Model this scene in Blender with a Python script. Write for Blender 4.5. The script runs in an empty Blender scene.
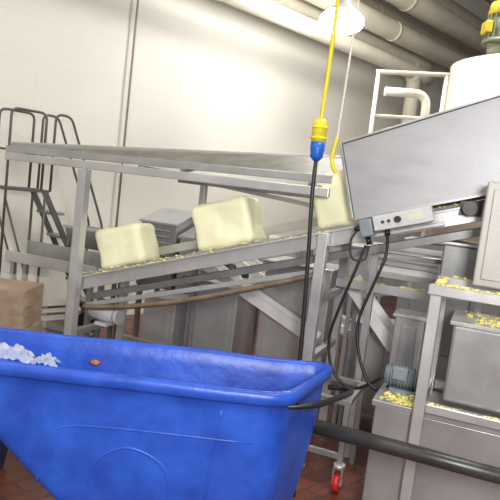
import bpy, bmesh, math, random
from mathutils import Matrix, Vector, noise
random.seed(4)
scene=bpy.context.scene
scene.view_settings.view_transform='Standard'
COL=scene.collection
Zu=Vector((0,0,1))
# ---------------------------------------------------------------- frames
FW=Matrix.Identity(4)
FM=Matrix.Translation((0,3.4,0))@Matrix.Rotation(math.atan2(-.371,.928),4,'Z')   # machine line frame
FR=Matrix.Translation((-.34,7.3,0))@Matrix.Rotation(math.radians(45),4,'Z')       # room frame, y=0 is the back wall
# ---------------------------------------------------------------- materials
def mat(name,col,rough=.5,metal=0,var=.0,scale=8,bump=0,bscale=40,stretch=(1,1,1),emit=None,es=0,alpha=None,spec=None,col2=None,sss=0):
    m=bpy.data.materials.new(name); m.use_nodes=True
    nt=m.node_tree; N=nt.nodes; L=nt.links; b=N['Principled BSDF']
    b.inputs['Base Color'].default_value=(*col,1); b.inputs['Roughness'].default_value=rough; b.inputs['Metallic'].default_value=metal
    if spec is not None: b.inputs['Specular IOR Level'].default_value=spec
    if alpha is not None: b.inputs['Alpha'].default_value=alpha
    if sss: b.inputs['Subsurface Weight'].default_value=sss; b.inputs['Subsurface Radius'].default_value=(.02,.015,.006)
    if emit: b.inputs['Emission Color'].default_value=(*emit,1); b.inputs['Emission Strength'].default_value=es
    tc=N.new('ShaderNodeTexCoord'); mp=N.new('ShaderNodeMapping'); mp.inputs['Scale'].default_value=stretch
    L.new(tc.outputs['Object'],mp.inputs['Vector'])
    if var>0:
        n=N.new('ShaderNodeTexNoise'); n.inputs['Scale'].default_value=scale; n.inputs['Detail'].default_value=6; n.inputs['Roughness'].default_value=.6
        L.new(mp.outputs[0],n.inputs['Vector'])
        r=N.new('ShaderNodeValToRGB'); r.color_ramp.elements[0].position=.3; r.color_ramp.elements[1].position=.7
        c2=col2 or tuple(max(0,c*(1-var)) for c in col)
        r.color_ramp.elements[0].color=(*c2,1); r.color_ramp.elements[1].color=(*[min(1,c*(1+var*.3)) for c in col],1)
        L.new(n.outputs['Fac'],r.inputs['Fac']); L.new(r.outputs['Color'],b.inputs['Base Color'])
        if metal>0:
            mr=N.new('ShaderNodeMapRange'); mr.inputs['To Min'].default_value=rough*.8; mr.inputs['To Max'].default_value=min(1,rough*1.25)
            L.new(n.outputs['Fac'],mr.inputs['Value']); L.new(mr.outputs[0],b.inputs['Roughness'])
    if bump>0:
        n2=N.new('ShaderNodeTexNoise'); n2.inputs['Scale'].default_value=bscale; n2.inputs['Detail'].default_value=4
        L.new(mp.outputs[0],n2.inputs['Vector'])
        bp=N.new('ShaderNodeBump'); bp.inputs['Strength'].default_value=bump; bp.inputs['Distance'].default_value=.01
        L.new(n2.outputs['Fac'],bp.inputs['Height']); L.new(bp.outputs[0],b.inputs['Normal'])
    return m
STEEL=mat('stainless_steel',(.46,.465,.48),.34,.6,.25,4,.04,60)
STEELD=mat('stainless_steel_dull',(.30,.305,.315),.38,.55,.3,5,.04,60)
STEELL=mat('stainless_steel_bright',(.60,.605,.615),.32,.55,.2,4,.04,60)
HOODM=mat('brushed_hood_steel',(.40,.40,.425),.46,.45,.18,3,.05,70,(1,1,3))
WORN=mat('worn_grey_panel',(.46,.45,.43),.5,.3,.2,4,.05,50)
CANOPYM=mat('weathered_canopy_steel',(.25,.24,.22),.5,.3,.45,9,.1,40)
GALV=mat('galvanised_steel',(.32,.31,.29),.5,.4,.3,14)
DARKP=mat('dark_grey_pipe',(.06,.058,.055),.35,.3,.4,12)
WHITEP=mat('white_pipe_paint',(.78,.73,.61),.5,0,.16,4)
PALE=mat('pale_grey_sheet',(.90,.90,.89),.4,0,.1,8)
CREAM=mat('cream_machine_paint',(.66,.63,.55),.5,0,.15,4)
GREYBOX=mat('light_grey_plastic',(.58,.59,.61),.5,0,.12,8)
BLUE=mat('blue_polyethylene',(.022,.095,.52),.40,0,.45,6,.3,18,spec=.45,col2=(.010,.048,.34))
BLUE2=mat('blue_plug_plastic',(.01,.12,.55),.4)
CHEESE=mat('pale_yellow_cheese',(1.0,.975,.68),.5,0,.05,7,.35,14,sss=.15)
CRUMB=mat('yellow_crumb',(.92,.82,.26),.55,0,.25,30)
YEL=mat('yellow_rubber',(.80,.66,.03),.45,0,.1,20)
BLACK=mat('black_rubber',(.012,.012,.013),.4,0,.1,20)
RED=mat('red_caster_plastic',(.55,.02,.03),.4,0,.1,20)
BROWN=mat('brown_stained_pipe',(.26,.19,.13),.5,.2,.4,14)
CARD=mat('brown_cardboard',(.36,.22,.12),.8,0,.3,10)
WRAP=mat('stretch_wrap',(.85,.84,.80),.06,0,.25,10,.8,30,alpha=.18)
BAG=mat('clear_plastic_bag',(.75,.80,.92),.18,0,.15,14,.3,30,alpha=.42)
PAPER=mat('orange_brown_scrap',(.50,.16,.05),.8,0,.3,20,.4,30)
ROPE=mat('white_rope',(.75,.72,.65),.8,0,.2,80)
MOTORY=mat('yellow_motor_paint',(.62,.47,.03),.45,0,.2,14)
MOTORG=mat('grey_blue_motor_paint',(.24,.29,.33),.45,.1,.25,18)
GREEN=mat('grey_green_motor_paint',(.20,.22,.14),.5,0,.25,18)
STAIR=mat('dark_painted_tube',(.12,.12,.115),.5,.2,.2,20)
BELT=mat('grey_belt',(.32,.31,.29),.6,0,.3,20,.2,60)
LAMPG=mat('lamp_glass',(1,1,1),.3,emit=(1,.98,.93),es=60)
CONDUIT=mat('brown_conduit',(.36,.32,.26),.6,.1,.2,14)

def wallmat():
    m=bpy.data.materials.new('painted_block_wall'); m.use_nodes=True
    nt=m.node_tree;N=nt.nodes;L=nt.links;b=N['Principled BSDF']; b.inputs['Roughness'].default_value=.6
    tc=N.new('ShaderNodeTexCoord'); mp=N.new('ShaderNodeMapping'); mp.inputs['Rotation'].default_value=(math.radians(-90),0,0)
    L.new(tc.outputs['Object'],mp.inputs['Vector'])
    br=N.new('ShaderNodeTexBrick'); br.inputs['Color1'].default_value=(.77,.75,.69,1); br.inputs['Color2'].default_value=(.76,.74,.68,1)
    br.inputs['Mortar'].default_value=(.72,.70,.64,1); br.inputs['Scale'].default_value=1; br.inputs['Brick Width'].default_value=.8
    br.inputs['Row Height'].default_value=.4; br.inputs['Mortar Size'].default_value=.004; br.inputs['Mortar Smooth'].default_value=.5
    L.new(mp.outputs[0],br.inputs['Vector'])
    n=N.new('ShaderNodeTexNoise'); n.inputs['Scale'].default_value=1.2; n.inputs['Detail'].default_value=8
    L.new(tc.outputs['Object'],n.inputs['Vector'])
    mr=N.new('ShaderNodeMapRange'); mr.inputs['To Min'].default_value=.92; mr.inputs['To Max'].default_value=1.05; L.new(n.outputs['Fac'],mr.inputs['Value'])
    mx=N.new('ShaderNodeVectorMath'); mx.operation='SCALE'; L.new(br.outputs['Color'],mx.inputs[0]); L.new(mr.outputs[0],mx.inputs['Scale'])
    L.new(mx.outputs[0],b.inputs['Base Color'])
    bp=N.new('ShaderNodeBump'); bp.inputs['Strength'].default_value=.12; bp.inputs['Distance'].default_value=.01; bp.invert=True
    L.new(br.outputs['Fac'],bp.inputs['Height']); L.new(bp.outputs[0],b.inputs['Normal'])
    return m
def floormat():
    m=bpy.data.materials.new('red_brown_quarry_tile'); m.use_nodes=True
    nt=m.node_tree;N=nt.nodes;L=nt.links;b=N['Principled BSDF']; b.inputs['Roughness'].default_value=.35
    tc=N.new('ShaderNodeTexCoord')
    br=N.new('ShaderNodeTexBrick'); br.inputs['Color1'].default_value=(.17,.05,.03,1); br.inputs['Color2'].default_value=(.11,.035,.022,1)
    br.inputs['Mortar'].default_value=(.05,.035,.03,1); br.inputs['Scale'].default_value=1; br.inputs['Brick Width'].default_value=.2
    br.inputs['Row Height'].default_value=.1; br.inputs['Mortar Size'].default_value=.005
    L.new(tc.outputs['Object'],br.inputs['Vector']); L.new(br.outputs['Color'],b.inputs['Base Color'])
    n=N.new('ShaderNodeTexNoise'); n.inputs['Scale'].default_value=3; L.new(tc.outputs['Object'],n.inputs['Vector'])
    mr=N.new('ShaderNodeMapRange'); mr.inputs['To Min'].default_value=.12; mr.inputs['To Max'].default_value=.55; L.new(n.outputs['Fac'],mr.inputs['Value']); L.new(mr.outputs[0],b.inputs['Roughness'])
    return m
WALL=wallmat(); FLOOR=floormat(); CEIL=mat('ceiling_paint',(.30,.28,.24),.7,0,.25,1.5)
# ---------------------------------------------------------------- builder
BASE={}
class B:
    def __init__(s): s.bm=bmesh.new()
    def _m(s,vs,M):
        for v in vs: v.co=M@v.co
    def box(s,lo,hi,M=None):
        lo=Vector(lo);hi=Vector(hi)
        r=bmesh.ops.create_cube(s.bm,size=1)['verts']
        T=Matrix.Translation((lo+hi)/2)@Matrix.Diagonal((*(hi-lo),1))
        s._m(r,(M@T) if M else T); return s
    def beam(s,p,q,w,h,up=Zu):
        p=Vector(p);q=Vector(q);x=(q-p);l=x.length;x.normalize()
        y=Vector(up).cross(x)
        if y.length<1e-4: y=Vector((0,1,0)).cross(x)
        if y.length<1e-4: y=Vector((1,0,0))
        y.normalize(); z=x.cross(y)
        R=Matrix((x,y,z)).transposed().to_4x4()
        r=bmesh.ops.create_cube(s.bm,size=1)['verts']
        s._m(r,Matrix.Translation((p+q)/2)@R@Matrix.Diagonal((l,w,h,1))); return s
    def cyl(s,p,q,r,r2=None,seg=20,caps=True):
        p=Vector(p);q=Vector(q);a=q-p
        g=bmesh.ops.create_cone(s.bm,cap_ends=caps,segments=seg,radius1=r,radius2=r if r2 is None else r2,depth=a.length)['verts']
        s._m(g,Matrix.Translation((p+q)/2)@Zu.rotation_difference(a.normalized()).to_matrix().to_4x4())
        for f in {f for v in g for f in v.link_faces}:
            if len(f.verts)==4: f.smooth=True
        return s
    def tube(s,pts,r,seg=8,sub=6,curve=True):
        P=[Vector(p) for p in pts]
        if curve and len(P)>2:
            Q=[]
            for i in range(len(P)-1):
                a=P[max(i-1,0)];b=P[i];c=P[i+1];d=P[min(i+2,len(P)-1)]
                for k in range(sub):
                    t=k/sub
                    Q.append(.5*((2*b)+(c-a)*t+(2*a-5*b+4*c-d)*t*t+(3*b-a-3*c+d)*t**3))
            Q.append(P[-1]);P=Q
        rings=[];prev=None
        for i,p in enumerate(P):
            tg=(P[min(i+1,len(P)-1)]-P[max(i-1,0)]).normalized()
            if prev is None:
                u=tg.orthogonal().normalized()
            else:
                u=(prev-tg*prev.dot(tg)).normalized()
            prev=u; w=tg.cross(u)
            rings.append([s.bm.verts.new(p+(u*math.cos(2*math.pi*k/seg)+w*math.sin(2*math.pi*k/seg))*r) for k in range(seg)])
        for a,b in zip(rings,rings[1:]):
            for k in range(seg):
                f=s.bm.faces.new((a[k],a[(k+1)%seg],b[(k+1)%seg],b[k])); f.smooth=True
        s.bm.faces.new(rings[0][::-1]); s.bm.faces.new(rings[-1]); return s
    def bent(s,pts,r,rad=.06,seg=8):     # straight runs with rounded corners
        P=[Vector(p) for p in pts]; Q=[P[0]]
        for i in range(1,len(P)-1):
            a=P[i-1]-P[i]; c=P[i+1]-P[i]; ra=min(rad,a.length*.45,c.length*.45)
            A=P[i]+a.normalized()*ra; C=P[i]+c.normalized()*ra
            for k in range(6):
                t=k/5; Q.append(A*(1-t)**2+P[i]*2*t*(1-t)+C*t*t)
        Q.append(P[-1]); return s.tube(Q,r,seg,curve=False)
    def prism(s,poly,c0,c1):      # poly in (x,z), extruded along y
        a=[s.bm.verts.new((x,c0,z)) for x,z in poly]; b=[s.bm.verts.new((x,c1,z)) for x,z in poly]
        s.bm.faces.new(a); s.bm.faces.new(b[::-1]); n=len(poly)
        for i in range(n): s.bm.faces.new((a[i],b[i],b[(i+1)%n],a[(i+1)%n]))
        return s
    def hexa(s,v):                # 4 top corners then 4 bottom corners
        v=[s.bm.verts.new(p) for p in v]
        for f in ((0,1,2,3),(7,6,5,4),(0,4,5,1),(1,5,6,2),(2,6,7,3),(3,7,4,0)): s.bm.faces.new([v[i] for i in f])
        return s
    def lathe(s,prof,c,axis=Zu,seg=24):  # prof (r,h)
        R=Matrix.Translation(c)@Zu.rotation_difference(Vector(axis).normalized()).to_matrix().to_4x4()
        rings=[[s.bm.verts.new(R@Vector((r*math.cos(2*math.pi*k/seg),r*math.sin(2*math.pi*k/seg),h))) for k in range(seg)] for r,h in prof]
        for a,b in zip(rings,rings[1:]):
            for k in range(seg):
                f=s.bm.faces.new((a[k],a[(k+1)%seg],b[(k+1)%seg],b[k])); f.smooth=True
        return s
    def rings(s,R,close0=True,close1=True,smooth=True):
        V=[[s.bm.verts.new(p) for p in r] for r in R]; n=len(V[0])
        for a,b in zip(V,V[1:]):
            for k in range(n):
                f=s.bm.faces.new((a[k],a[(k+1)%n],b[(k+1)%n],b[k])); f.smooth=smooth
        if close0: s.bm.faces.new(V[0][::-1])
        if close1: s.bm.faces.new(V[-1])
        return s
    def blob(s,c,sc,seed=0,amp=.25,sub=2,fr=2.0,smooth=True):
        g=bmesh.ops.create_icosphere(s.bm,subdivisions=sub,radius=1)['verts']
        sc=Vector(sc)
        for v in g:
            k=1+amp*noise.noise(v.co*fr+Vector((seed*3.7,seed*1.3,seed)))
            v.co=Vector((v.co.x*sc.x*k,v.co.y*sc.y*k,v.co.z*sc.z*k))+Vector(c)
        if smooth:
            for f in {f for v in g for f in v.link_faces}: f.smooth=True
        return s
    def make(s,name,m,parent=None,F=FM,bevel=0,seg=2,label=None,cat=None,group=None,kind=None):
        bmesh.ops.recalc_face_normals(s.bm,faces=s.bm.faces)
        if parent is None:
            xs=[v.co for v in s.bm.verts]
            base=Vector(((min(v.x for v in xs)+max(v.x for v in xs))/2,(min(v.y for v in xs)+max(v.y for v in xs))/2,min(v.z for v in xs)))
        else: base=BASE[parent.name]
        bmesh.ops.translate(s.bm,verts=s.bm.verts,vec=-base)
        me=bpy.data.meshes.new(name); s.bm.to_mesh(me); s.bm.free(); me.materials.append(m)
        o=bpy.data.objects.new(name,me); COL.objects.link(o); BASE[o.name]=base
        if parent: o.parent=parent
        else: o.matrix_world=F@Matrix.Translation(base)
        if bevel:
            md=o.modifiers.new('bevel','BEVEL'); md.width=bevel; md.segments=seg; md.limit_method='ANGLE'; md.angle_limit=math.radians(40)
        if label: o['label']=label
        if cat: o['category']=cat
        if group: o['group']=group
        if kind: o['kind']=kind
        return o
def thing(name,base,label,cat,F=FM,group=None):
    o=bpy.data.objects.new(name,None); o.empty_display_size=.1; COL.objects.link(o)
    o.matrix_world=F@Matrix.Translation(base); BASE[o.name]=Vector(base)
    o['label']=label; o['category']=cat
    if group: o['group']=group
    return o
# ---------------------------------------------------------------- room
B().box((-6,-11,-.1),(9,.2,0)).make('floor',FLOOR,F=FR,kind='structure')
B().box((-6,0,0),(9,.2,5.4)).make('wall_back',WALL,F=FR,kind='structure')
B().box((9,-11,0),(9.2,.2,5.4)).make('wall_right',WALL,F=FR,kind='structure')
B().box((-6.2,-11,0),(-6,.2,5.4)).make('wall_left',WALL,F=FR,kind='structure')
B().box((-6.2,-11,5.4),(9.2,.2,5.5)).make('ceiling',CEIL,F=FR,kind='structure')
B().tube([(-.13,-.03,.9),(-.13,-.03,5.38)],.011).make('wall_conduit',CONDUIT,F=Matrix.Translation((-1.33,6.29,0))@Matrix.Rotation(math.radians(45),4,'Z'),label='thin brown conduit running up the white block wall',cat='conduit')
# overhead pipes
def opipe(off,z,r,s0,s1,down=None):
    b=B(); pts=[(s0,-off,z)]
    if down: pts+= [(s1-.25,-off,z),(s1-.07,-off,z-.05),(s1,-off,z-.25),(s1,-off,down)]
    else: pts.append((s1,-off,z))
    b.tube(pts,r,seg=18)
    for k in range(int((s1-s0)/3.1)):   # coupling collars
        x=s0+1.4+k*3.1
        if x<s1-.5: b.cyl((x-.03,-off,z),(x+.03,-off,z),r*1.06,seg=18)
    b.make('overhead_pipe',WHITEP,F=FR,label='white painted overhead pipe running along the block wall',cat='pipe',group='white overhead pipes along the wall')
opipe(.62,3.42,.10,-5.5,2.75,2.2)
opipe(.32,3.70,.09,-5.5,3.2,1.8)
opipe(.60,3.84,.13,-5.5,8.9)
opipe(.30,4.14,.09,-5.5,8.9)
opipe(.75,4.24,.15,-5.5,8.9)
opipe(.40,4.62,.15,-5.5,8.9)
opipe(1.1,4.78,.11,-5.5,8.9)
# ---------------------------------------------------------------- conveyor
SL=.321
def rz(s): return 1.189+SL*s     # rail top height
S0,S1=-1.2,1.95
cv=thing('incline_conveyor',(0,.25,0),'stainless steel inclined belt conveyor carrying cheese blocks','conveyor')
for t0 in (0,.5):
    B().prism([(S0,rz(S0)-.09),(S0,rz(S0)),(S1,rz(S1)),(S1,rz(S1)-.09)],t0,t0+.02).prism([(S0,rz(S0)-.012),(S0,rz(S0)),(S1,rz(S1)),(S1,rz(S1)-.012)],t0-.02 if t0==0 else t0+.02,t0 if t0==0 else t0+.04).make('side_rail',STEELL,cv,bevel=.002)
B().prism([(S0+.05,rz(S0+.05)-.005),(S0+.05,rz(S0+.05)+.015),(S1,rz(S1)+.015),(S1,rz(S1)-.005)],.025,.495).make('belt',BELT,cv)
B().prism([(-1.1,rz(-1.1)+.06),(-1.1,rz(-1.1)+.12),(1.9,rz(1.9)+.12),(1.9,rz(1.9)+.06)],.485,.5).beam((-1,.51,rz(-1)-.05),(-1,.51,rz(-1)+.1),.02,.03).beam((-.1,.51,rz(-.1)-.05),(-.1,.51,rz(-.1)+.1),.02,.03).make('guide_rail',STEELL,cv,bevel=.003)
B().prism([(-1.12,rz(-1.12)-.17),(-1.12,rz(-1.12)-.125),(1.9,rz(1.9)-.125),(1.9,rz(1.9)-.17)],.08,.42).make('return_pan',STEELD,cv,bevel=.002)
B().beam((-1.12,.06,rz(-1.12)-.2),(.42,.06,rz(.42)-.22),.03,.03).make('lower_rail',STEELL,cv,bevel=.003)
B().cyl((S0+.05,.03,rz(S0+.05)-.035),(S0+.05,.49,rz(S0+.05)-.035),.045).make('end_roller',STEEL,cv)
B().tube([(-1.12,.02,.62),(-.8,.02,.68),(-.4,.02,.79),(0,.02,.93),(.40,.02,1.08)],.017).make('drain_pipe',BROWN,cv)
for s_,t_,zt,w in ((-1.155,-.045,1.505,.06),(-1.155,.53,.8,.05),(.43,-.04,1.32,.055),(.43,.53,1.3,.055),(1.9,-.04,1.7,.055),(1.9,.53,1.7,.055)):
    B().box((s_-w/2,t_-w/2,.02),(s_+w/2,t_+w/2,zt)).box((s_-.05,t_-.05,0),(s_+.05,t_+.05,.02)).make('leg',STEELL,cv,bevel=.004)
for s_,z_ in ((-1.155,.45),(.43,.95),(.43,.62)):
    B().box((s_-.02,-.04,z_-.02),(s_+.02,.53,z_+.02)).make('cross_brace',STEEL,cv,bevel=.003)
B().box((-1.155,.51,.30),(.43,.55,.34)).make('cross_brace',STEEL,cv,bevel=.003)
B().cyl((1.14,-.02,1.535),(1.14,-.1,1.535),.035).box((1.09,-.03,1.50),(1.19,-.02,1.57)).make('bearing',DARKP,cv)
gm=thing('gear_motor',(-1.02,.1,.52),'small pale grey-blue gear motor mounted under conveyor','motor')
B().cyl((-1.12,.12,.58),(-.93,.12,.58),.05).cyl((-.93,.12,.58),(-.90,.12,.58),.055).box((-1.05,.06,.51),(-.96,.18,.53)).make('motor_body',GREYBOX,gm)
B().box((-1.06,.08,.62),(-.99,.15,.67)).make('terminal_box',MOTORG,gm,bevel=.005)
# ---------------------------------------------------------------- cheese blocks
def cheese(s0,L,H,D,t0,seed,yaw=0,label=''):
    a=math.atan(SL); M=Matrix.Translation((s0,t0,rz(s0)+.017))@Matrix.Rotation(-a,4,'Y')@Matrix.Rotation(yaw,4,'Z')
    b=B(); b.box((0,0,0),(L,D,H))
    bmesh.ops.bevel(b.bm,geom=b.bm.edges[:],offset=.036,segments=5,profile=.5,affect='EDGES')
    bmesh.ops.subdivide_edges(b.bm,edges=[e for e in b.bm.edges if e.calc_length()>.1],cuts=10,use_grid_fill=True)
    for v in b.bm.verts:
        nz=noise.noise(v.co*7+Vector((seed*5,0,seed)))+.35*noise.noise(v.co*24+Vector((seed,3,0)))
        c=Vector((L/2,D/2,H/2)); v.co+= (v.co-c).normalized()*nz*.013
        v.co=M@v.co
    for f in b.bm.faces: f.smooth=True
    b.make('cheese_block',CHEESE,label=label,cat='cheese',group='pale yellow cheese blocks on the conveyor')
cheese(-1.085,.325,.265,.28,.11,1,.10,label='pale yellow rounded cheese block lowest on the incline')
cheese(-.385,.37,.285,.28,.10,2,.03,label='pale yellow rounded cheese block halfway up the incline')
cheese(.35,.38,.305,.28,.09,3,label='pale yellow cheese block entering the steel hood')
# ---------------------------------------------------------------- hood
hd=thing('conveyor_hood',(1.2,.25,1.6),'large brushed grey stainless steel hood covering conveyor top','machine hood')
def hp(s0): return 1.80+.385*(s0-.47)
poly=[(.47,1.79),(.585,1.415),(1.9,rz(1.9)+.04),(1.9,hp(1.9))]
B().prism(poly,-.06,-.045).make('side_panel',HOODM,hd,bevel=.002)
B().prism([(.455,1.785),(.57,1.41),(.582,1.415),(.468,1.79)],-.075,-.045).make('front_flange',STEEL,hd,bevel=.002)
B().prism([(.585,1.405),(.585,1.42),(1.9,rz(1.9)+.045),(1.9,rz(1.9)+.03)],-.075,-.045).make('bottom_flange',STEEL,hd,bevel=.002)
B().prism(poly,.56,.575).make('side_panel',HOODM,hd,bevel=.002)
B().prism([(.46,1.79),(.465,1.805),(1.9,hp(1.9)+.012),(1.9,hp(1.9))],-.066,.577).make('top_panel',STEEL,hd,bevel=.002)
# ---------------------------------------------------------------- canopy
cn=thing('sloped_canopy',(-.8,.3,0),'long weathered steel canopy tray with beams above conveyor','canopy')
B().hexa([(-1.86,.02,1.60),(.40,.10,1.630),(.44,.5,1.765),(-2.28,.5,1.64),(-1.86,.02,1.59),(.40,.10,1.62),(.44,.5,1.755),(-2.28,.5,1.63)]).make('canopy_panel',CANOPYM,cn)
B().beam((-1.86,.015,1.582),(.40,.095,1.608),.02,.045).make('panel_lip',STEEL,cn,bevel=.003)
B().beam((-1.83,-.01,1.533),(.42,-.01,1.533),.04,.050).make('front_beam',STEELL,cn,bevel=.004)
B().beam((-2.3,.51,1.637),(.46,.51,1.762),.04,.028).make('rear_beam',STEELL,cn,bevel=.004)
B().beam((-.95,.80,1.515),(.42,.80,1.515),.05,.05).make('lower_beam',STEELD,cn,bevel=.004)
for s_ in (.33,-.78): B().beam((s_,.0,1.55),(s_,.80,1.53),.04,.04).make('cross_member',STEELD,cn,bevel=.004)
for s_ in (-.74,.375): B().box((s_-.022,.78,0),(s_+.022,.825,1.5)).make('post',STEEL,cn,bevel=.004)
for s_ in (-1.7,-.5,.3): B().beam((s_,.02,1.56),(s_,.5,1.64+.04*(s_+1.7)/2),.025,.025).make('rib',STEELD,cn)
B().beam((-1.0,.80,1.54),(.36,.80,1.42),.025,.03).make('diagonal_brace',STEEL,cn)
# ---------------------------------------------------------------- hanging cords
dc=thing('hanging_power_cord',(.27,2.9,.7),'yellow cord with yellow and blue connector hanging from ceiling','power cord',F=FW)
B().tube([(.275,2.9,5.4),(.272,2.9,3),(.268,2.9,2.2),(.262,2.9,1.85)],.010).make('yellow_cord',YEL,dc)
b=B().lathe([(.001,.11),(.018,.11),(.026,.102),(.033,.09),(.035,.08),(.035,.0),(.001,.0)],(.262,2.9,1.762))
for z in (.012,.062): b.lathe([(.001,.012),(.039,.012),(.039,-.0),(.001,0)],(.262,2.9,1.762+z))
b.make('yellow_connector',YEL,dc)
B().lathe([(.001,.0),(.035,.0),(.035,-.035),(.031,-.05),(.031,-.07),(.022,-.08),(.014,-.088),(.001,-.088)],(.262,2.9,1.761)).make('blue_plug',BLUE2,dc)
B().tube([(.262,2.9,1.68),(.266,2.9,1.5),(.285,2.9,1.2),(.30,2.89,.9),(.31,2.86,.6),(.33,2.82,.3),(.36,2.85,.02)],.010).make('black_cord',BLACK,dc)
wr=thing('hanging_white_rope',(.4,3.2,1.75),'thin white rope hanging from ceiling beside steel hood','rope',F=FW)
B().tube([(.405,3.2,5.4),(.405,3.2,3),(.395,3.2,2.2),(.385,3.2,1.8)],.006).make('rope_strand',ROPE,wr)
B().tube([(.385,3.19,1.82),(.375,3.185,1.76),(.37,3.18,1.7),(.385,3.17,1.66),(.40,3.17,1.64)],.011).make('yellow_tail',YEL,wr)
# ---------------------------------------------------------------- lamp
lp=thing('high_bay_lamp',(.62,6.2,3.15),'glowing white high bay lamp hanging under overhead pipes','lamp',F=FW)
B().lathe([(.03,.28),(.06,.28),(.07,.2),(.11,.16),(.17,.11),(.16,.10),(.10,.14),(.03,.18)],(.64,6.2,3.24)).make('lamp_reflector',GREYBOX,lp)
B().lathe([(.001,-.10),(.08,-.095),(.15,-.07),(.205,-.03),(.225,.01),(.21,.06),(.17,.10),(.10,.13),(.001,.135)],(.64,6.2,3.25)).make('lamp_lens',LAMPG,lp)
B().cyl((.64,6.2,3.5),(.64,6.2,5.4),.012).make('hanging_stem',DARKP,lp)
# ---------------------------------------------------------------- control box
cb=thing('control_box',(.8,-.1,1.4),'light grey conveyor control box with switch and cable glands','control box')
a=math.atan(SL)
MB=Matrix.Translation((.645,-.15,1.345))@Matrix.Rotation(-a,4,'Y')
B().box((.07,0,.0),(.36,.07,.075),MB).make('box_body',GREYBOX,cb,bevel=.006)
B().box((0,-.01,-.02),(.065,.06,.07),MB).make('junction_box',MOTORG,cb,bevel=.008)
B().box((.24,-.002,.02),(.32,0,.055),MB).make('nameplate',CREAM,cb)
for x in (.12,.15): B().cyl(MB@Vector((x,-.012,.04)),MB@Vector((x,.0,.04)),.008).make('button',DARKP,cb)
B().cyl(MB@Vector((.195,-.025,.04)),MB@Vector((.195,0,.04)),.016).make('black_switch',BLACK,cb)
for p,q in (((.03,.02,-.06),(.03,.02,-.02)),((.13,.02,-.03),(.13,.02,0)),((-.03,.02,.03),(0,.02,.03))):
    B().cyl(MB@Vector(p),MB@Vector(q),.013).make('cable_gland',BLACK,cb)
B().box((.0,.06,-.03),(.4,.135,-.01),MB).make('mounting_bracket',STEEL,cb,bevel=.003)
def cable(pts,r=.008,label='black rubber cable looping down from the control box'):
    B().tube(pts,r).make('black_cable',BLACK,label=label,cat='cable',group='black cables under the control box')
cable([(.675,-.13,1.29),(.64,-.14,1.15),(.585,-.14,.95),(.555,-.14,.78),(.60,-.15,.62),(.72,-.16,.56),(.86,-.18,.66)])
cable([(.775,-.13,1.36),(.785,-.16,1.25),(.74,-.17,1.08),(.70,-.18,.9),(.74,-.2,.72),(.83,-.22,.60),(.93,-.25,.66)])
cable([(.62,-.13,1.36),(.60,-.15,1.30),(.62,-.16,1.22),(.68,-.15,1.22),(.69,-.13,1.29)],.006)
# ---------------------------------------------------------------- right frame and cabinets
rf=thing('steel_support_frame',(1.4,-.3,0),'square tube stainless support frame with level cross beams','frame')
for s_,t_,zt in ((1.075,-.5,1.15),(1.78,-.5,1.15),(1.075,-.09,1.15),(1.78,-.09,1.15)):
    B().box((s_-.024,t_-.024,0),(s_+.024,t_+.024,zt)).make('post',STEELL,rf,bevel=.004)
B().box((1.04,-.525,1.15),(1.82,-.475,1.195)).make('top_beam',STEELL,rf,bevel=.004)
B().box((1.04,-.115,1.15),(1.82,-.065,1.195)).make('top_beam',STEELL,rf,bevel=.004)
B().box((1.05,-.475,1.155),(1.10,-.115,1.19)).make('top_beam',STEELL,rf,bevel=.004)
B().box((1.1,-.52,.64),(1.76,-.48,.68)).make('lower_beam',STEELL,rf,bevel=.004)
B().box((1.1,-.11,.64),(1.76,-.07,.68)).make('lower_beam',STEELL,rf,bevel=.004)
B().box((1.06,-.48,.64),(1.09,-.11,.68)).make('lower_beam',STEELL,rf,bevel=.004)
kb=thing('steel_hopper_box',(1.4,-.3,.68),'stainless steel box held inside the support frame','steel box')
B().box((1.16,-.46,.69),(1.7,-.13,1.03)).make('box_body',STEEL,kb,bevel=.012)
B().box((1.145,-.475,1.03),(1.715,-.125,1.05)).make('box_lid',STEELL,kb,bevel=.004)
cc=thing('floor_cabinet',(1.2,-.25,0),'low stainless steel cabinet standing on the tile floor','cabinet')
B().box((.88,-.455,.06),(1.70,-.13,.60)).make('cabinet_body',STEEL,cc,bevel=.006)
B().box((.865,-.47,.60),(1.72,-.12,.63)).make('cabinet_top',STEEL,cc,bevel=.004)
for s_ in (.93,1.65):
    for t_ in (-.42,-.16): B().cyl((s_,t_,0),(s_,t_,.06),.02).make('foot',STEELD,cc)
wc=thing('grey_enclosure',(1.35,-.3,1.195),'tall worn grey steel enclosure standing on support frame','enclosure')
B().box((1.205,-.34,1.197),(1.6,-.13,1.66)).make('enclosure_body',WORN,wc,bevel=.008)
B().box((1.235,-.348,1.23),(1.57,-.34,1.63)).make('enclosure_door',WORN,wc,bevel=.004)
m2=thing('finned_motor',(.95,-.25,.63),'grey-blue finned electric motor with a cable on cabinet','motor')
b=B().cyl((.88,-.25,.70),(1.05,-.25,.70),.046)
for k in range(9): b.cyl((.895+k*.016,-.25,.70),(.900+k*.016,-.25,.70),.056)
b.box((.91,-.3,.63),(1.03,-.2,.65)); b.make('motor_body',MOTORG,m2)
B().box((.92,-.33,.70),(.99,-.29,.76)).make('terminal_box',MOTORG,m2,bevel=.005)
gr=thing('guard_rail',(1.1,-.9,0),'dark grey round pipe guard rail on floor posts','guard rail')
B().cyl((.42,-.9,.605),(2.0,-.9,.605),.03).make('rail_pipe',DARKP,gr)
for s_ in (.5,1.9): B().cyl((s_,-.9,0),(s_,-.9,.6),.028).cyl((s_,-.9,0),(s_,-.9,.015),.06).make('rail_post',DARKP,gr)
rs=thing('rolling_stand',(.5,.05,0),'small open stainless stand on red casters beneath conveyor','stand')
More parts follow.
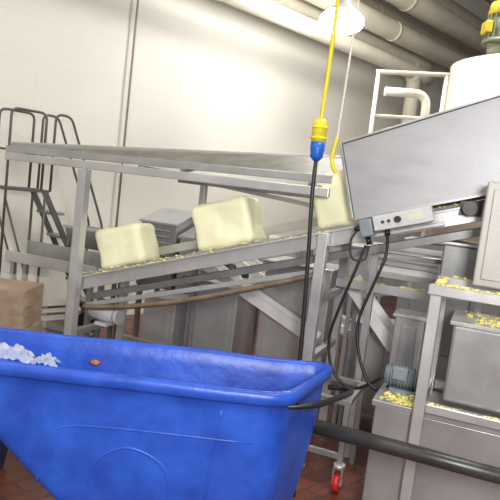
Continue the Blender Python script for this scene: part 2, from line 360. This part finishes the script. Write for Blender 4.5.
for s_,t_ in ((.30,-.15),(.70,-.15)):
    B().box((s_-.014,t_-.014,.14),(s_+.014,t_+.014,.46)).make('leg',STEEL,rs,bevel=.003)
    c=B().cyl((s_,t_,.125),(s_,t_,.145),.03).box((s_-.024,t_-.03,.04),(s_-.02,t_+.02,.125)).box((s_+.02,t_-.03,.04),(s_+.024,t_+.02,.125)).make('caster',STEELL,rs)
    B().cyl((s_-.017,t_-.01,.048),(s_+.017,t_-.01,.048),.047,seg=24).make('caster_wheel',RED,c)
    B().cyl((s_-.026,t_-.01,.048),(s_+.026,t_-.01,.048),.016,seg=16).make('wheel_hub',STEELL,c)
for s_,t_ in ((.30,.22),(.70,.22)):
    B().box((s_-.014,t_-.014,0),(s_+.014,t_+.014,.46)).make('leg',STEEL,rs,bevel=.003)
for t_ in (-.15,.22):
    B().box((.30,t_-.01,.17),(.69,t_+.01,.20)).make('stretcher',STEEL,rs,bevel=.003)
    B().box((.285,t_-.016,.46),(.72,t_+.016,.49)).make('top_rail',STEEL,rs,bevel=.003)
B().box((.684,-.134,.46),(.716,.204,.49)).make('top_rail',STEEL,rs,bevel=.003)
# ---------------------------------------------------------------- machines behind the conveyor
def cabinet(name,label,lo,hi,m=STEEL,leg=.12,lid=True,door=True,cat='cabinet'):
    c=thing(name,((lo[0]+hi[0])/2,(lo[1]+hi[1])/2,0),label,cat)
    B().box(lo,hi).make('body',m,c,bevel=.008)
    if lid: B().box((lo[0]-.012,lo[1]-.012,hi[2]),(hi[0]+.012,hi[1]+.012,hi[2]+.018)).make('lid',STEELL,c,bevel=.004)
    if door:
        B().box((lo[0]+.04,lo[1]-.01,lo[2]+.04),(hi[0]-.04,lo[1],hi[2]-.04)).make('door',m,c,bevel=.004)
        B().box((hi[0]-.065,lo[1]-.03,(lo[2]+hi[2])/2-.04),(hi[0]-.055,lo[1]-.01,(lo[2]+hi[2])/2+.04)).make('handle',STEELL,c)
    if lo[2]>.02:
        for x in (lo[0]+.03,hi[0]-.03):
            for y in (lo[1]+.03,hi[1]-.03): B().box((x-.018,y-.018,0),(x+.018,y+.018,lo[2])).make('leg',STEELD,c)
    return c
cabinet('steel_cabinet','small dull stainless cabinet behind the conveyor leg',(-1.06,.66,.2),(-.79,.95,.62),STEELL)
cabinet('steel_cabinet','mid height stainless cabinet behind the conveyor',(-.69,.70,.1),(-.33,1.1,.80),STEELL)
cabinet('steel_cabinet','tall bright stainless cabinet under the conveyor',(-.15,.70,.3),(.32,1.1,1.02),STEELL)
cabinet('steel_cabinet','low stainless cabinet beyond the rolling stand',(.47,.80,.1),(.75,1.1,.70),STEELL)
cabinet('steel_cabinet','stainless cabinet with a door near the steel posts',(.84,.10,.2),(1.0,.26,.92),STEEL)
cabinet('steel_cabinet','tall narrow dull stainless cabinet under conveyor',(1.03,.12,.75),(1.2,.40,1.34),STEELD,door=False)
cabinet('steel_cabinet','wide dull stainless cabinet far behind the conveyor',(.62,1.75,.1),(1.7,2.2,1.25),STEEL,door=False)
# feed hoppers with tapering bottoms
def hopper(s0,s1,t0,t1,zt,zm,zb,label,m=STEELL):
    c=thing('feed_hopper',((s0+s1)/2,(t0+t1)/2,0),label,'hopper')
    sm,tm=(s0+s1)/2,(t0+t1)/2; q=.06
    B().hexa([(s0,t0,zm),(s1,t0,zm),(s1,t1,zm),(s0,t1,zm),(sm-q,tm-q,zb),(sm+q,tm-q,zb),(sm+q,tm+q,zb),(sm-q,tm+q,zb)]).make('hopper_cone',m,c)
    B().box((s0,t0,zm+.001),(s1,t1,zt)).make('hopper_box',m,c,bevel=.006)
    B().box((s0-.015,t0-.015,zt),(s1+.015,t1+.015,zt+.02)).make('hopper_rim',STEELL,c,bevel=.003)
    B().cyl((sm,tm,zb-.12),(sm,tm,zb+.01),.05).make('outlet_spout',STEEL,c)
    for x in (s0-.02,s1+.02):
        for y in (t0-.02,t1+.02): B().box((x-.014,y-.014,0),(x+.014,y+.014,zt-.02)).make('leg',STEEL,c)
hopper(-.62,-.22,1.62,1.95,1.10,.86,.55,'stainless hopper with tapering bottom behind sloping conveyor')
hopper(.05,.42,1.62,1.95,1.14,.90,.58,'second stainless hopper with tapering bottom on thin legs')
# housings with louvres
def louvred(lo,hi,label,m=STEEL,n=5,drop=.06):
    c=thing('louvred_housing',((lo[0]+hi[0])/2,(lo[1]+hi[1])/2,0),label,'machine')
    x0,y0,z0=lo;x1,y1,z1=hi
    B().hexa([(x0,y0,z1-drop),(x1,y0,z1-drop),(x1,y1,z1),(x0,y1,z1),(x0,y0,z0),(x1,y0,z0),(x1,y1,z0),(x0,y1,z0)]).make('body',m,c,bevel=.006)
    B().hexa([(x0-.01,y0-.02,z1-drop+.01),(x1+.01,y0-.02,z1-drop+.01),(x1+.01,y1,z1+.015),(x0-.01,y1,z1+.015),(x0-.01,y0-.02,z1-drop-.005),(x1+.01,y0-.02,z1-drop-.005),(x1+.01,y1,z1),(x0-.01,y1,z1)]).make('lid',STEEL,c)
    b=B()
    h=min(.3,z1-z0-.15)
    for k in range(n):
        z=z1-drop-.06-h*k/n
        b.beam((x0+.05,y0-.008,z),(x1-.05,y0-.008,z),.022,.006,up=Vector((0,.6,1)))
    b.make('louvre_panel',STEELL,c)
    for x in (x0+.03,x1-.03):
        for y in (y0+.03,y1-.03): B().box((x-.018,y-.018,0),(x+.018,y+.018,z0)).make('leg',STEELD,c)
louvred((-1.46,1.15,.6),(-1.12,1.5,1.24),'dark stainless louvred housing on legs behind the conveyor',STEELD,6,.10)
louvred((-1.08,1.15,.6),(-.72,1.5,1.15),'lower stainless louvred housing on legs behind conveyor',STEEL,5,.10)
# louvred white control enclosure
le=thing('louvred_enclosure',(.75,1.0,0),'white louvred enclosure on a steel stand','enclosure')
ML=Matrix.Translation((.52,.84,1.05))@Matrix.Rotation(math.radians(58),4,'X')
B().box((0,0,-.05),(.50,.21,.05),ML).make('enclosure_body',PALE,le,bevel=.01)
b=B()
for k in range(4): b.box((.05,.04+k*.04,.05),(.45,.050+k*.04,.056),ML)
b.make('louvre_panel',STEEL,le)
for x in (.80,.98): B().box((x-.015,.91,0),(x+.015,.94,1.10)).make('leg',STEEL,le)
# steel post stand
ps=thing('steel_post_stand',(.8,.3,0),'slim square tube stand holding a level beam','frame')
B().box((.635,.28,0),(.675,.32,1.24)).make('post',STEELL,ps,bevel=.003)
B().box((1.22,.5,0),(1.26,.54,1.24)).make('post',STEELL,ps,bevel=.003)
B().box((.45,.285,1.0),(1.0,.315,1.05)).make('cross_beam',STEELL,ps,bevel=.003)
B().beam((.655,.3,1.22),(1.24,.52,1.22),.03,.03).make('top_beam',STEEL,ps,bevel=.003)
# angled discharge chute seen between the posts
ch=thing('discharge_chute',(.6,.6,0),'pale open discharge chute sloping down on thin legs','chute')
b=B()
b.beam((.47,.62,.98),(.80,.62,.62),.22,.012)
b.beam((.47,.505,1.01),(.80,.505,.65),.012,.07).beam((.47,.735,1.01),(.80,.735,.65),.012,.07)
b.make('chute_pan',PALE,ch)
for s_,z_ in ((.50,.93),(.78,.62)):
    for t_ in (.52,.72): B().box((s_-.012,t_-.012,0),(s_+.012,t_+.012,z_)).make('leg',STEEL,ch)
# second conveyor descending at the back
c2=thing('transfer_conveyor',(-.1,1.3,0),'narrow white-edged transfer conveyor sloping down behind machines','conveyor')
for t in (1.18,1.45): B().beam((-.68,t,.97),(.42,t,.52),.02,.06).make('side_rail',PALE,c2,bevel=.003)
B().beam((-.68,1.315,.97),(.42,1.315,.52),.25,.02).make('belt',BELT,c2)
for x,z in ((-.6,.90),(.36,.5)):
    for t in (1.18,1.45): B().box((x-.02,t-.02,0),(x+.02,t+.02,z)).make('leg',STEELD,c2)
c3=thing('infeed_slide',(-.3,.6,0),'pale slide plate with raised white edges under conveyor','slide')
b=B(); b.beam((-.66,.62,1.0),(.30,.62,.58),.09,.01)
b.beam((-.66,.572,.995),(.30,.572,.575),.01,.07).beam((-.66,.668,1.015),(.30,.668,.595),.01,.05); b.make('slide_plate',PALE,c3)
for s_,z_ in ((-.62,.97),(.26,.58)): B().box((s_-.012,.608,0),(s_+.012,.632,z_)).make('leg',STEEL,c3)
# left tables and troughs
tb=thing('steel_work_table',(-1.9,.7,0),'stainless work table with raised edge','table')
B().box((-2.33,.6,.72),(-1.5,.8,.745)).make('table_top',STEELL,tb,bevel=.003)
B().box((-2.35,.58,.70),(-1.48,.6,.785)).make('raised_edge',STEELL,tb,bevel=.003)
B().box((-2.33,.8,.70),(-1.48,.82,.86)).make('splash_back',STEEL,tb,bevel=.003)
for s_ in (-2.3,-1.53):
    for t_ in (.63,.77): B().box((s_-.018,t_-.018,0),(s_+.018,t_+.018,.71)).make('leg',STEEL,tb)
B().box((-2.28,.62,.2),(-1.53,.78,.22)).make('lower_shelf',STEELD,tb)
tr=thing('steel_trough',(-1.75,1.0,0),'stainless trough with sloping sides on legs','trough')
b=B()
for (y0,z0,y1,z1) in ((.88,1.02,.95,.86),(.95,.86,1.06,.86),(1.06,.86,1.13,1.02)):
    b.beam((-2.02,(y0+y1)/2,(z0+z1)/2),(-1.50,(y0+y1)/2,(z0+z1)/2),math.hypot(y1-y0,z1-z0)+.005,.012,up=Vector((0,-(z1-z0),(y1-y0))))
b.prism([(-2.02,.86),(-2.02,1.01),(-2.01,1.01),(-2.01,.86)],.92,1.09); b.prism([(-1.51,.86),(-1.51,1.01),(-1.50,1.01),(-1.50,.86)],.92,1.09)
b.make('trough_body',STEEL,tr)
B().box((-2.04,.87,1.01),(-1.48,.89,1.035)).make('rim',STEELL,tr,bevel=.003)
for s_ in (-1.98,-1.54):
    for t_ in (.96,1.05): B().box((s_-.015,t_-.015,0),(s_+.015,t_+.015,.86)).make('leg',STEELD,tr)
# ---------------------------------------------------------------- mobile stairs (room frame, against the wall)
ms=thing('mobile_stairs',(-2.4,-.4,0),'grey steel rolling warehouse stairs with tubular handrails','stairs',F=FR)
YA,YB=-.50,-.26
for y in (YA,YB):
    r=.011
    B().bent([(-2.90,y,.12),(-2.90,y,1.93),(-2.60,y,1.93),(-2.60,y,1.28)],r).make('handrail',STAIR,ms)
    B().bent([(-2.52,y,1.28),(-2.52,y,1.94),(-2.38,y,1.94),(-1.98,y,1.0),(-1.98,y,.45)],r).make('handrail',STAIR,ms)
    B().cyl((-2.90,y,1.60),(-2.60,y,1.60),r*.8).make('mid_rail',STAIR,ms)
    B().beam((-2.57,y,1.28),(-1.92,y,.1),.02,.045).make('stringer',STAIR,ms)
    B().cyl((-2.90,y,.2),(-1.95,y,.2),r).cyl((-2.56,y,1.28),(-2.56,y,.2),r).cyl((-2.90,y,1.2),(-2.56,y,.2),r*.8).make('side_brace',STAIR,ms)
B().box((-2.92,YA-.01,1.265),(-2.53,YB+.01,1.29)).make('platform',STAIR,ms)
for k in range(5):
    x=-2.44+k*.112; z=1.08-k*.205
    B().box((x-.08,YA+.01,z),(x+.08,YB-.01,z+.025)).make('step',GALV,ms,bevel=.003)
for x in (-2.88,-1.97):
    for y in (YA,YB): B().cyl((x,y-.015,.06),(x,y+.015,.06),.06).cyl((x,y,.06),(x,y,.2),.012).make('caster_wheel',BLACK,ms)
# ---------------------------------------------------------------- wrapped boxes at left
wb=thing('wrapped_carton_stack',(-1.8,4.15,0),'brown cardboard cartons wrapped in clear stretch film','carton stack',F=FW)
B().box((-2.25,3.95,.12),(-1.46,4.35,.37)).make('carton',CARD,wb,bevel=.006)
B().box((-2.24,3.96,.375),(-1.47,4.34,.645)).make('carton',CARD,wb,bevel=.006)
b=B()
R=[]
for i in range(16):
    z=.1+.58*i/15; ring=[]
    for k in range(140):
        q=k/140*4; e=int(q); f=q-e
        c=[(-2.27,3.93),(-1.44,3.93),(-1.44,4.37),(-2.27,4.37)]
        x=c[e][0]*(1-f)+c[(e+1)%4][0]*f; y=c[e][1]*(1-f)+c[(e+1)%4][1]*f
        nn=noise.noise(Vector((x*9+z*16,y*9,z*24)))*.016
        ring.append((x+nn,y-abs(nn),z+noise.noise(Vector((x*6,y*6,i)))*.012))
    R.append(ring)
b.rings(R,False,True,False).make('stretch_film',WRAP,wb)
for y in (3.95,4.25): B().box((-2.25,y,.0),(-1.50,y+.1,.1)).make('pallet_runner',CARD,wb)
B().box((-2.25,3.95,.1),(-1.50,4.35,.118)).make('pallet_deck',CARD,wb)
# ---------------------------------------------------------------- blue tilt truck
def rrect(xl,xr0,xr1,yn,yf0,yf1,rad,z,n=7):
    C=[Vector((xl,yn,0)),Vector((xr0,yn,0)),Vector((xr1,yf1,0)),Vector((xl,yf0,0))]
    out=[]
    for i in range(4):
        p=C[i];a=(C[i-1]-p);b_=(C[(i+1)%4]-p); ra=min(rad,a.length*.45,b_.length*.45)
        A=p+a.normalized()*ra; Bq=p+b_.normalized()*ra
        for k in range(n+1):
            t=k/n; q=A*(1-t)**2+p*2*t*(1-t)+Bq*t*t; out.append(q)
        nxt=C[(i+1)%4]; a2=(p-nxt); rb=min(rad,a2.length*.45); E=nxt+a2.normalized()*rb
        m=10
        for k in range(1,m): out.append(Bq*(1-k/m)+E*(k/m))
    return [Vector((q.x,q.y,z)) for q in out]
def tilt(name,label,F):
    bt=thing(name,(-.3,2.08,0),label,'tilt truck',F=F)
    def kk(z): return max(0,(.85-z)/.73)
    def bulge(z): return .022*math.sin(math.pi*min(1,max(0,kk(z))))
    def lev(z,ins=0,out=0):
        k=kk(z); g=bulge(z)
        xl=-1.055+.74*k+ins-out
        return rrect(xl,.165-.06*k+g-ins+out,.375-.13*k+g-ins+out,1.90+.06*k-g+ins-out,2.26-.06*k-g*0-ins+out,2.31-.08*k-ins+out,.085,z)
    zs=[.12,.14,.2,.3,.4,.5,.6,.70,.77,.812]
    R=[lev(z) for z in zs]
    R+= [lev(.814,out=.008),lev(.814,out=.020),lev(.818,out=.025),lev(.836,out=.028),lev(.850,out=.026),lev(.857,out=.020),lev(.860,out=.010),lev(.857,out=.000),lev(.848,ins=.007)]
    R+= [lev(z,ins=.010) for z in (.80,.6,.4,.25,.16)]
    for ring in R:     # slightly warped moulding
        for v in ring: v.z+=.007*noise.noise(Vector((v.x*4,v.y*4,1.7)))*(1 if v.z>.7 else 0)
    b=B().rings(R)
    def side(x,z):
        k=kk(z); return (x,1.90+.06*k-bulge(z)+.004,z)
    def rib(pts,r):
        b.tube([side(*p) for p in pts],r)
    rib([(-.44,.30),(-.44,.5),(-.40,.575),(-.32,.61),(-.22,.575),(-.18,.5),(-.18,.30)],.0065)
    rib([(-.06,.2),(-.05,.5),(-.03,.78)],.0065)
    rib([(-.62,.45),(-.56,.60),(-.50,.665),(.08,.675)],.006)
    b.make('tub',BLUE,bt)
    B().tube([(.17,1.96,.79),(.25,1.97,.80),(.30,2.0,.80),(.415,2.14,.80),(.445,2.22,.79),(.43,2.27,.78),(.37,2.30,.77)],.011).make('push_handle',BLACK,bt)
    for y in (1.99,2.15): B().box((-.35,y,.08),(.1,y+.03,.12)).make('chassis_rail',STEELD,bt)
    for y in (1.93,2.24): B().cyl((-.1,y-.02,.15),(-.1,y+.02,.15),.15,seg=28).cyl((-.1,y-.025,.15),(-.1,y+.025,.15),.05).make('wheel',BLACK,bt)
    B().cyl((-.1,1.93,.15),(-.1,2.24,.15),.012).make('axle',STEELD,bt)
    B().cyl((.05,2.06,.03),(.05,2.10,.03),.03).make('caster_wheel',BLACK,bt)
    return bt
tilt('tilt_truck','royal blue moulded plastic tilt truck holding plastic waste',FW)
nb=thing('blue_bin',(-1.4,2.9,0),'blue plastic bin standing on the floor beside tilt truck','bin',F=FW)
def lev2(z,o=0): 
    k=(.5-z)/.45
    return rrect(-1.75+.1*k-o,-1.0-.08*k+o,-1.0-.08*k+o,2.45+.05*k-o,2.95-.05*k+o,2.95-.05*k+o,.07,z)
B().rings([lev2(.0),lev2(.25),lev2(.46),lev2(.46,.03),lev2(.50,.03),lev2(.50,-.01),lev2(.46,-.015),lev2(.1,-.015)]).make('tub',BLUE,nb)
def bag(c,sx,sy,h,seed,m,name,label,cat,n=26):
    b=B(); V={}
    for i in range(n):
        for j in range(n):
            u=i/(n-1)*2-1; w=j/(n-1)*2-1
            rr=max(0,1-(u*u+w*w)*.55)
            p=Vector((u*1.8,w*1.8,seed))
            z=h*rr*(.5+1.0*abs(noise.noise(p)))+.3*h*abs(noise.noise(p*2.3))
            V[i,j]=b.bm.verts.new((c[0]+sx*u*(1+.45*noise.noise(p*1.3)),c[1]+sy*w*(1+.45*noise.noise(p*1.7)),c[2]+z))
    for i in range(n-1):
        for j in range(n-1):
            f=b.bm.faces.new((V[i,j],V[i+1,j],V[i+1,j+1],V[i,j+1])); f.smooth=True
    b.make(name,m,F=FW,label=label,cat=cat)
bag((-.82,2.12,.79),.075,.05,.06,1,BAG,'plastic_bag','crumpled translucent plastic bag lying in the blue tub','bag')
bag((-.70,2.14,.775),.045,.035,.045,4,BAG,'plastic_bag','small crumpled clear plastic bag in the blue tub','bag')
B().blob((-.53,2.21,.785),(.020,.013,.008),5,.8,2,2.5).make('waste_scrap',PAPER,F=FW,label='tiny orange-brown scrap lying in the blue tub',cat='scrap')
# ---------------------------------------------------------------- crumbs
def crumbs(regions,name,label):
    b=B()
    for (s0,s1,t0,t1,z,n,r) in regions:
        cl=[(random.uniform(s0,s1),random.uniform(t0,t1)) for _ in range(max(2,n//22))]
        for _ in range(n):
            q=r*random.choice((.3,.35,.45,.5,.6,.8,1.0,1.6)); c=random.choice(cl)
            s_=min(s1,max(s0,random.gauss(c[0],(s1-s0)*.04+.008))); t_=min(t1,max(t0,random.gauss(c[1],(t1-t0)*.16+.004)))
            zz=z(s_) if callable(z) else z
            b.blob((s_,t_,zz+q*.4),(q*random.uniform(.8,2.0),q*random.uniform(.8,1.8),q*.75),random.random()*9,.8,1,smooth=False)
    b.make(name,CRUMB,label=label,cat='crumbs',kind='stuff')
crumbs([(1.05,1.6,-.52,-.48,1.195,190,.0048),(1.06,1.09,-.47,-.13,1.19,80,.0048),(1.11,1.2,-.11,-.07,1.195,40,.0048),(1.11,1.7,-.515,-.485,.68,70,.0045)],'cheese_crumbs','yellow cheese crumbs scattered on the frame beams')
crumbs([(.9,1.4,-.46,-.35,.63,420,.0048),(.87,1.1,-.45,-.14,.63,200,.0048)],'cheese_crumbs','yellow cheese crumbs piled on the low cabinet top')
crumbs([(1.16,1.6,-.47,-.15,1.05,320,.0048)],'cheese_crumbs','yellow cheese crumbs on the lid of the steel box')
crumbs([(-1.15,1.3,.03,.10,lambda s:rz(s)+.016,200,.005),(-1.15,1.2,-.02,.02,lambda s:rz(s),200,.004),(-.72,-.42,.08,.4,lambda s:rz(s)+.016,60,.007)],'cheese_crumbs','yellow cheese crumbs along the conveyor belt edge')
crumbs([(.45,1.0,.285,.315,1.05,110,.006)],'cheese_crumbs','yellow cheese crumbs on the level stand beam')
crumbs([(.75,1.0,-.8,-.5,0,90,.006)],'cheese_crumbs','yellow cheese crumbs fallen on the red-brown tile floor')
# ---------------------------------------------------------------- white tank, railing, motor
tk=thing('white_process_tank',(2.85,6.8,0),'large white process tank standing on legs','tank',F=FW)
TX=2.85
b=B().cyl((TX,6.8,.9),(TX,6.8,3.14),.86,seg=56).cyl((TX,6.8,1.9),(TX,6.8,1.94),.88,seg=56).cyl((TX,6.8,.6),(TX,6.8,.9),.3,.86,seg=56)
b.make('tank_shell',WHITEP,tk)
for k in range(4):
    x=TX+.7*math.cos(k*math.pi/2+.6); y=6.8+.7*math.sin(k*math.pi/2+.6)
    B().cyl((x,y,0),(x,y,1.0),.05).make('leg',WHITEP,tk)
X,Y=2.29,6.38
mt=thing('agitator_motor',(X,Y,3.14),'grey-green electric motor with yellow cap on the tank','motor',F=FW)
b=B().cyl((X,Y,3.31),(X,Y,3.56),.13,seg=28)
for k in range(16):
    b.box((.125,-.006,3.32),(.148,.006,3.55),Matrix.Translation((X,Y,0))@Matrix.Rotation(k*math.pi/8,4,'Z'))
b.make('motor_body',GREEN,mt)
B().cyl((X,Y,3.56),(X,Y,3.68),.15,.13).make('fan_cover',MOTORY,mt)
B().cyl((X,Y,3.27),(X,Y,3.31),.17).cyl((X,Y,3.14),(X,Y,3.27),.1,.12).make('flange',GREEN,mt)
B().box((X-.19,Y-.1,3.36),(X-.12,Y+.05,3.48)).make('terminal_box',MOTORY,mt,bevel=.01)
gl=thing('white_platform_railing',(1.35,6.0,0),'white tubular railing around a raised platform','railing',F=FW)
B().cyl((1.02,6,2.78),(1.72,6,2.83),.022).make('top_rail',WHITEP,gl)
B().cyl((1.04,6,2.36),(1.72,6,2.40),.018).make('mid_rail',WHITEP,gl)
for x,zt in ((1.04,2.78),(1.70,2.83)): B().cyl((x,6,0),(x,6,zt),.020).make('railing_post',WHITEP,gl)
B().box((1.0,6.0,1.95),(1.72,6.9,2.0)).make('platform',GALV,gl)
B().bent([(1.18,6.3,2.66),(1.62,6.3,2.68),(1.62,6.3,2.01)],.045,.14,14).make('platform_pipe',WHITEP,F=FW,label='white elbow pipe dropping beside the white tank',cat='pipe')
# ---------------------------------------------------------------- camera, light
cam=bpy.data.cameras.new('camera'); co=bpy.data.objects.new('camera',cam); COL.objects.link(co)
cam.sensor_width=36; cam.lens=43.2; cam.clip_start=.05
Rm=Matrix.Rotation(math.pi/2-math.radians(5.7),4,'X')@Matrix.Rotation(math.radians(6.8),4,'Z')
co.matrix_world=Matrix.Translation((0,0,1.5))@Rm
scene.camera=co
def area(loc,size,power,target,col=(1,.97,.91)):
    l=bpy.data.lights.new('area','AREA'); l.energy=power; l.size=size; l.color=col
    o=bpy.data.objects.new('area_light',l); COL.objects.link(o); o.location=loc
    o.rotation_euler=(Vector(target)-Vector(loc)).to_track_quat('-Z','Y').to_euler()
area((-2.2,1.2,5.2),1.4,92,(-2.0,5.0,1.2))
area((1.2,2.0,5.2),1.0,110,(.5,4,1))
area((.3,-.6,1.9),.5,98,(.1,3,.95),(1,.985,.95))  # frontal fill, added behind the camera to brighten the sides facing it
area((2.2,5.9,4.6),.8,85,(.8,4.0,.8))  # added light, lifts the shaded machinery behind the conveyor
l=bpy.data.lights.new('bulb','POINT'); l.energy=11; l.shadow_soft_size=.15; o=bpy.data.objects.new('bulb_lamp',l); COL.objects.link(o); o.location=(.64,6.15,3.0)
w=bpy.data.worlds.new('world'); scene.world=w; w.use_nodes=True
w.node_tree.nodes['Background'].inputs[0].default_value=(.95,.95,1,1); w.node_tree.nodes['Background'].inputs[1].default_value=.48
